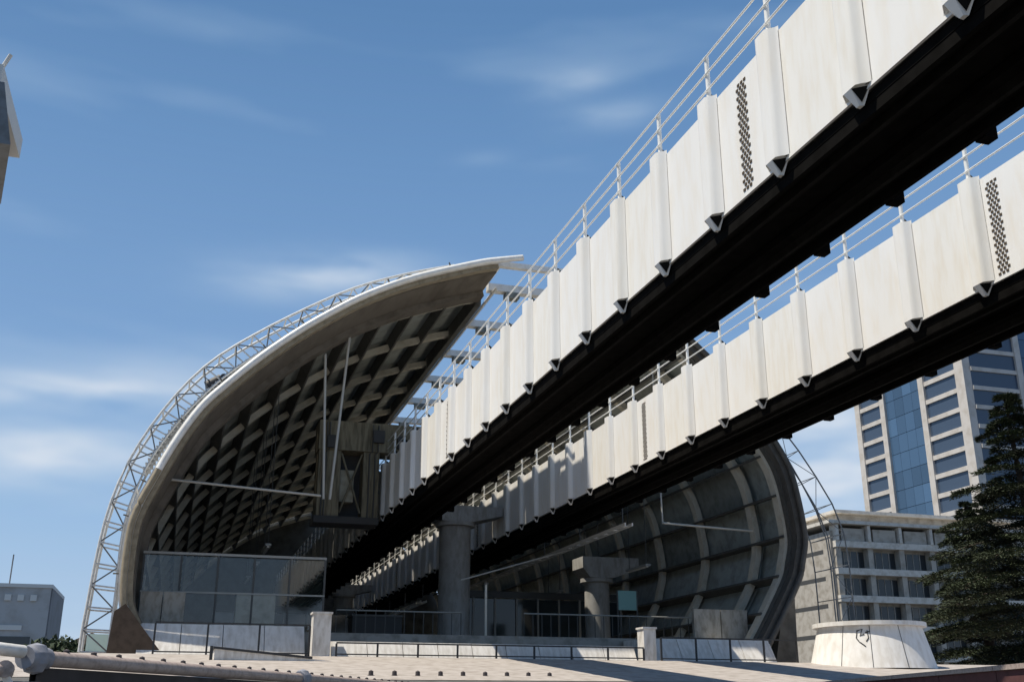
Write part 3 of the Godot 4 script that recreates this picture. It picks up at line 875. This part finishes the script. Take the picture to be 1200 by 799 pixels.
func tree() -> void:
	var bark := mat("bark", Color(0.06, 0.045, 0.035), 0.95, 0.6, Vector3(1, 1, 1))
	var leaf := StandardMaterial3D.new()
	leaf.vertex_color_use_as_albedo = true
	leaf.roughness = 0.8
	leaf.backlight_enabled = true
	leaf.backlight = Color(0.03, 0.04, 0.015)
	for spec in [[42.6, -46.0, 15.0, 7.0, "tall dark layered cedar tree at the right edge in front of the office block", 21], [47.5, -56.0, 11.0, 6.0, "second dark cedar tree mostly beyond the right edge, behind the tall one", 33]]:
		rng.seed = spec[5]
		var t := thing("cedar_tree", spec[4], "tree", Vector3(spec[0], 1.66, spec[1]), "cedars at the right")
		var H: float = spec[2]; var R: float = spec[3]
		var st := st_new()
		var trunk := []
		for i in 9:
			var f := i / 8.0
			trunk.append(Vector3(sin(f * 4.0) * 0.12, f * H * 0.97, cos(f * 3.0) * 0.1))
		for i in 8:
			add_tube(st, [trunk[i], trunk[i + 1]], lerpf(0.34, 0.04, i / 8.0), 9)
		part(t, "trunk", done(st), bark)
		var lt := st_new()
		var bt := st_new()
		var y := 0.9
		while y < H * 0.98:
			var f := y / H
			var rad := R * (1.0 - pow(f, 1.35)) * 0.92 + 0.25
			if f < 0.12:
				rad *= 0.75
			var nb := 6 if f < 0.8 else 4
			var a0 := rng.randf() * TAU
			for b in nb:
				var a := a0 + TAU * b / nb + rng.randf_range(-0.35, 0.35)
				var L := rad * rng.randf_range(0.45, 1.2)
				var dir := Vector3(cos(a), 0, sin(a))
				var side := Vector3(-sin(a), 0, cos(a))
				var start := Vector3(0, y + rng.randf_range(-0.2, 0.2), 0)
				var path := []
				for k in 6:
					var s := k / 5.0
					path.append(start + dir * (L * s) + Vector3(0, 0.12 * L * s - 0.24 * L * s * s, 0) + side * sin(s * 3.0 + a) * 0.1)
				add_tube(bt, path, 0.035, 4)
				# flat sprays of needles on top of the branch
				var n := int(150 + L * 330)
				var tone := rng.randf_range(0.65, 1.5)
				for k in n:
					var s := sqrt(rng.randf()) * 0.97 + 0.03
					var c: Vector3 = path[0].lerp(path[5], s) + Vector3(0, 0.12 * L * s * (1.0 - s) * 2.0, 0)
					var wdt := (0.30 + 0.55 * sin(PI * minf(s, 0.9))) * L * 0.42
					var off := rng.randf_range(-1, 1)
					c += side * off * wdt + Vector3(0, rng.randf_range(-0.10, 0.12) - absf(off) * 0.12, 0)
					var d := (dir * rng.randf_range(0.2, 1.0) + side * (off * 0.9 + rng.randf_range(-0.6, 0.6)) + Vector3(0, rng.randf_range(-0.35, 0.45), 0)).normalized()
					var q := d.cross(Vector3(rng.randf_range(-0.6, 0.6), 1, rng.randf_range(-0.6, 0.6))).normalized()
					var l := rng.randf_range(0.10, 0.24)
					var g := rng.randf_range(0.6, 1.3) * tone
					lt.set_color(Color(0.028 * g, 0.038 * g, 0.016 * g))
					lt.add_vertex(c - q * l * 0.22)
					lt.add_vertex(c + d * l)
					lt.add_vertex(c + q * l * 0.22)
			y += rng.randf_range(0.5, 0.9) * (1.0 if f < 0.75 else 0.6)
		part(t, "limbs", done(bt), bark)
		lt.generate_normals()
		part(t, "crown", lt.commit(), leaf)

func bush_mesh(r: Vector3, n: int, s: int) -> ArrayMesh:
	rng.seed = s
	var lt := st_new()
	for k in n:
		var v := Vector3(rng.randfn(), rng.randfn(), rng.randfn()).normalized() * pow(rng.randf(), 0.33)
		var c := Vector3(v.x * r.x, maxf(v.y, -0.6) * r.y + r.y * 0.6, v.z * r.z) * rng.randf_range(0.85, 1.1)
		var d := Vector3(rng.randfn(), rng.randfn(), rng.randfn()).normalized()
		var q := d.cross(Vector3(rng.randfn(), rng.randfn(), 1)).normalized()
		var l := rng.randf_range(0.12, 0.3)
		var g := rng.randf_range(0.6, 1.3)
		lt.set_color(Color(0.035 * g, 0.055 * g, 0.026 * g))
		lt.add_vertex(c - q * l * 0.4)
		lt.add_vertex(c + d * l)
		lt.add_vertex(c + q * l * 0.4)
	lt.generate_normals()
	return lt.commit()

func left_side() -> void:
	var grey := mat("block_grey", Color(0.42, 0.42, 0.42), 0.85, 0.8, Vector3(0.06, 0.06, 0.06))
	var dgrey := mat("block_dark", Color(0.16, 0.165, 0.18), 0.7, 0.8, Vector3(0.06, 0.06, 0.06))
	var light := mat("block_light", Color(0.62, 0.61, 0.58), 0.8)
	var glass := mat("office_glass", Color(0.03, 0.035, 0.04), 0.1)
	var leaf := StandardMaterial3D.new()
	leaf.vertex_color_use_as_albedo = true
	leaf.roughness = 0.8
	# far grey block
	var t := thing("far_block", "distant squat grey building at the lower left horizon", "building", Vector3(-34, 1.7, -200))
	part(t, "wall", block(Vector3(-12, 0, -22), Vector3(13.3, 17.6, 0)), grey)
	part(t, "roof_edge", block(Vector3(-12.2, 17.602, -22.2), Vector3(13.5, 18.2, 0.2)), light)
	part(t, "end_wall", block(Vector3(13.302, 0, -21.8), Vector3(13.5, 17.5, -0.1)), dgrey)
	for i in 3:
		part(t, "roof_lamp", block(Vector3(6.2 + i * 2.0, 15.4, 0.002), Vector3(7.2 + i * 2.0, 16.4, 0.3)), light)
	for r in [[-4.0, 3.0, 12.6, 14.2], [-3.0, 4.0, 8.6, 9.8], [5.0, 11.0, 8.2, 9.6]]:
		var w := part(t, "window", block(Vector3(r[0], r[2], 0.002), Vector3(r[1], r[3], 0.06)), glass)
		part(w, "sill", block(Vector3(r[0] - 0.2, r[2] - 0.3, 0.004), Vector3(r[1] + 0.2, r[2] - 0.02, 0.35)), light)
	part(t, "string_course", block(Vector3(-12, 10.6, 0.003), Vector3(9.5, 11.4, 0.25)), light)
	part(t, "aerial", tube([Vector3(5.5, 18.2, -8), Vector3(5.5, 24, -8)], 0.12, 5), dgrey)
	# hedge and small things at the foot of the shell
	for b in [[-5.4, -58.0, Vector3(1.7, 0.95, 1.2), 2600, 3, "dark leafy bush left of the shell, before the distant grey building"], [-3.3, -57.0, Vector3(1.4, 0.7, 0.9), 1300, 4, "low green bush beside the ladder foot"], [-8.2, -60.0, Vector3(1.6, 0.8, 1.0), 1300, 5, "low bush at the far left edge"]]:
		t = thing("bush", b[5], "bush", Vector3(b[0], 1.7, b[1]), "bushes at the left")
		part(t, "foliage", bush_mesh(b[2], b[3], b[4]), leaf)
		part(t, "stem", tube([Vector3.ZERO, Vector3(0.05, b[2].y, 0)], 0.06, 5), mat("bark", Color(0.06, 0.045, 0.035), 0.95, 0.6, Vector3(1, 1, 1)))
	t = thing("service_hut", "small brown hut roof seen beyond the ladder foot", "hut", Vector3(-4.6, 1.7, -66))
	part(t, "wall", block(Vector3(-0.8, 0, -1.5), Vector3(1.2, 1.7, 0)), mat("hut_brown", Color(0.22, 0.15, 0.10), 0.8, 0.6, Vector3(0.6, 0.6, 0.6)))
	part(t, "roof", prism(PackedVector2Array([Vector2(-1.1, 1.702), Vector2(0.2, 2.3), Vector2(1.5, 1.702)]), 0.2, -1.7), mat("hut_roof", Color(0.40, 0.27, 0.20), 0.8))
	t = thing("road_barrier", "pale mint barrier panel standing beside the left foot of the shell", "barrier", Vector3(-2.65, 1.68, -42.5))
	part(t, "panel", block(Vector3(-0.35, 0.25, -0.03), Vector3(0.45, 0.85, 0.03)), mat("mint", Color(0.50, 0.66, 0.62), 0.6))
	for s in [-0.28, 0.38]:
		part(t, "leg", block(Vector3(s - 0.03, 0, -0.25), Vector3(s + 0.03, 0.248, 0.25)), dgrey)
	# overhead sign box whose corner enters the frame at the top left
	t = thing("sign_box", "grey box sign with white upper edge cut by the left edge of the picture", "sign", Vector3(-5.8, 12.0, -25))
	var o := -t.position - Vector3(0.1, 0, 0)
	var A := Vector3(-4.9, 13.76, -24); var B := Vector3(-4.55, 12.18, -24)
	var C := Vector3(-5.35, 12.55, -28.2); var D := Vector3(-5.75, 14.2, -28.2)
	var L := Vector3(-1.6, 0, 0)
	var st := st_new()
	st.set_smooth_group(-1)
	quad(st, A, B, C, D)
	quad(st, A + L, D + L, C + L, B + L)
	quad(st, A, A + L, B + L, B)
	quad(st, D, C, C + L, D + L)
	quad(st, A, D, D + L, A + L)
	quad(st, B, B + L, C + L, C)
	part(t, "casing", done(st), mat("sign_grey", Color(0.16, 0.175, 0.19), 0.6, 0.75, Vector3(0.8, 0.8, 0.8)), o)
	part(t, "top_panel", block(Vector3(-7.2, 13.85, -28), Vector3(-5.05, 14.4, -24.3)), light, o)
	part(t, "aerial", tube([Vector3(-5.3, 14.0, -24.6), Vector3(-4.95, 14.75, -24.4)], 0.05, 6), light, o)
	part(t, "pole", tube([Vector3(-6.6, -1.62, -26), Vector3(-6.4, 13.0, -26)], 0.22, 12), mat("sign_grey", Color(0.16, 0.175, 0.19)), o)

func foreground() -> void:
	var pink := mat("rail_pink", Color(0.40, 0.325, 0.29), 0.6, 0.55, Vector3(3, 3, 3), 0.03)
	var brown := mat("rail_brown", Color(0.045, 0.036, 0.032), 0.85, 0.5, Vector3(1.2, 1.2, 1.2))
	var grey := mat("post_grey", Color(0.24, 0.25, 0.29), 0.55, 0.75, Vector3(3, 3, 3))
	var wht := mat("post_white", Color(0.66, 0.65, 0.63), 0.5, 0.75, Vector3(3, 3, 3))
	var bolt := mat("bolt_dark", Color(0.05, 0.04, 0.04), 0.6)
	var red := mat("parapet_red", Color(0.10, 0.035, 0.035), 0.85, 0.6, Vector3(1, 1, 1))
	var a := Vector3(-0.745, 0.27, -6.85); var b := Vector3(3.4, 0.27, -15.2)
	var t := thing("foreground_handrail", "worn pinkish handrail with dark panel below along the bottom left", "handrail", Vector3(a.x, -1.35, a.z))
	var o := -t.position
	var d := (b - a).normalized()
	part(t, "top_rail", tube([a, b], 0.045, 14), pink, o)
	var st := st_new()
	var s := d.cross(Vector3.UP).normalized() * 0.02
	for k in 2:
		var e := s * (1.0 if k == 0 else -1.0)
		quad(st, a + e + Vector3(0, -0.05, 0), b + e + Vector3(0, -0.05, 0), b + e + Vector3(0, -0.9, 0), a + e + Vector3(0, -1.5, 0))
	quad(st, a + s + Vector3(0, -0.05, 0), a - s + Vector3(0, -0.05, 0), b - s + Vector3(0, -0.05, 0), b + s + Vector3(0, -0.05, 0))
	part(t, "infill_panel", done(st), brown, o)
	var L := a.distance_to(b)
	for i in range(1, 30):
		var p := a + d * (i * 0.31)
		part(t, "bolt", lathe([Vector2(0.018, 0), Vector2(0.018, 0.022), Vector2(0.001, 0.03)], 8), bolt, o + p + Vector3(0, 0.035, 0))
	for q in [0.0, 4.4]:
		var p: Vector3 = a + d * q
		var po := part(t, "post", tube([Vector3(p.x, -1.62, p.z), Vector3(p.x, 0.14, p.z)], 0.05, 14), grey if q > 1.0 else wht, o)
		part(po, "joint_ball", lathe([Vector2(0.001, -0.09), Vector2(0.05, -0.075), Vector2(0.072, -0.03), Vector2(0.072, 0.03), Vector2(0.05, 0.07), Vector2(0.001, 0.085)], 18), grey, Vector3(p.x, 0.27, p.z))
		part(po, "collar", tube([p + Vector3(0, 0.0, 0) - d * 0.1, p + Vector3(0, 0.0, 0) + d * 0.1], 0.062, 14), grey)
	# white pipe arms of the gate post at the bottom-left corner
	t = thing("pipe_barrier", "white bent pipe barrier in the bottom left corner", "barrier", Vector3(-0.9, -1.55, -6.6))
	o = -t.position
	part(t, "arm", tube([Vector3(-0.80, 0.30, -6.75), Vector3(-1.3, 0.34, -6.3), Vector3(-2.2, 0.36, -5.8)], 0.035, 12), wht, o)
	part(t, "lower_arm", tube([Vector3(-0.84, 0.17, -6.6), Vector3(-0.87, 0.20, -6.55), Vector3(-0.9, 0.19, -6.45), Vector3(-1.3, 0.2, -6.0)], 0.03, 10), pink, o)
	part(t, "hook", tube([Vector3(-0.86, 0.18, -6.56), Vector3(-0.83, 0.13, -6.56), Vector3(-0.815, 0.05, -6.56), Vector3(-0.815, -1.6, -6.56)], 0.022, 10), wht, o)
	part(t, "ring", tube([Vector3(-0.86, 0.2, -6.62), Vector3(-0.85, 0.2, -6.5)], 0.045, 14), pink, o)
	# studs in the paving
	for i in 9:
		var sx := 4.9 + i * 0.62
		t = thing("paving_stud", "small dark stud in the sunlit paving, %s of nine in the row from the left" % ["first", "second", "third", "fourth", "fifth", "sixth", "seventh", "eighth", "ninth"][i], "stud", Vector3(sx, 0.70, -28.3 - i * 0.05), "row of studs in the paving")
		part(t, "body", lathe([Vector2(0.07, 0), Vector2(0.06, 0.2), Vector2(0.001, 0.23)], 10), bolt)
		part(t, "flange", lathe([Vector2(0.11, 0.02), Vector2(0.11, 0.09), Vector2(0.071, 0.1)], 10), bolt)
	# low parapet on the right
	t = thing("road_parapet", "low pale parapet with dark red face along the bottom right", "parapet", Vector3(13.5, -0.6, -17))
	o = -t.position
	var pa := Vector3(11.2, 0.6, -11.5); var pb := Vector3(15.6, 0.6, -25)
	var dd := (pb - pa).normalized()
	var sd := dd.cross(Vector3.UP).normalized()
	var n := 6
	for i in n:
		var p0 := pa.lerp(pb, float(i) / n) + dd * 0.012; var p1 := pa.lerp(pb, float(i + 1) / n) - dd * 0.012
		for e in [["coping", 0.09, 0.20, -0.07, pink], ["face", -1.5, 0.16, -0.072, red]]:
			var m := st_new()
			m.set_smooth_group(-1)
			var ytop: float = 0.0 if e[0] == "coping" else e[3]
			var ybot: float = e[3] if e[0] == "coping" else e[1]
			var w: float = e[2]
			var c := [p0 - sd * w, p0 + sd * w, p1 + sd * w, p1 - sd * w]
			var hi := []
			var lo := []
			for v in c:
				hi.append(v + Vector3(0, ytop, 0)); lo.append(v + Vector3(0, ybot, 0))
			quad(m, hi[0], hi[1], hi[2], hi[3])
			quad(m, lo[3], lo[2], lo[1], lo[0])
			for k in 4:
				var k2 := (k + 1) % 4
				quad(m, lo[k], lo[k2], hi[k2], hi[k])
			part(t, e[0], done(m), e[4], o)
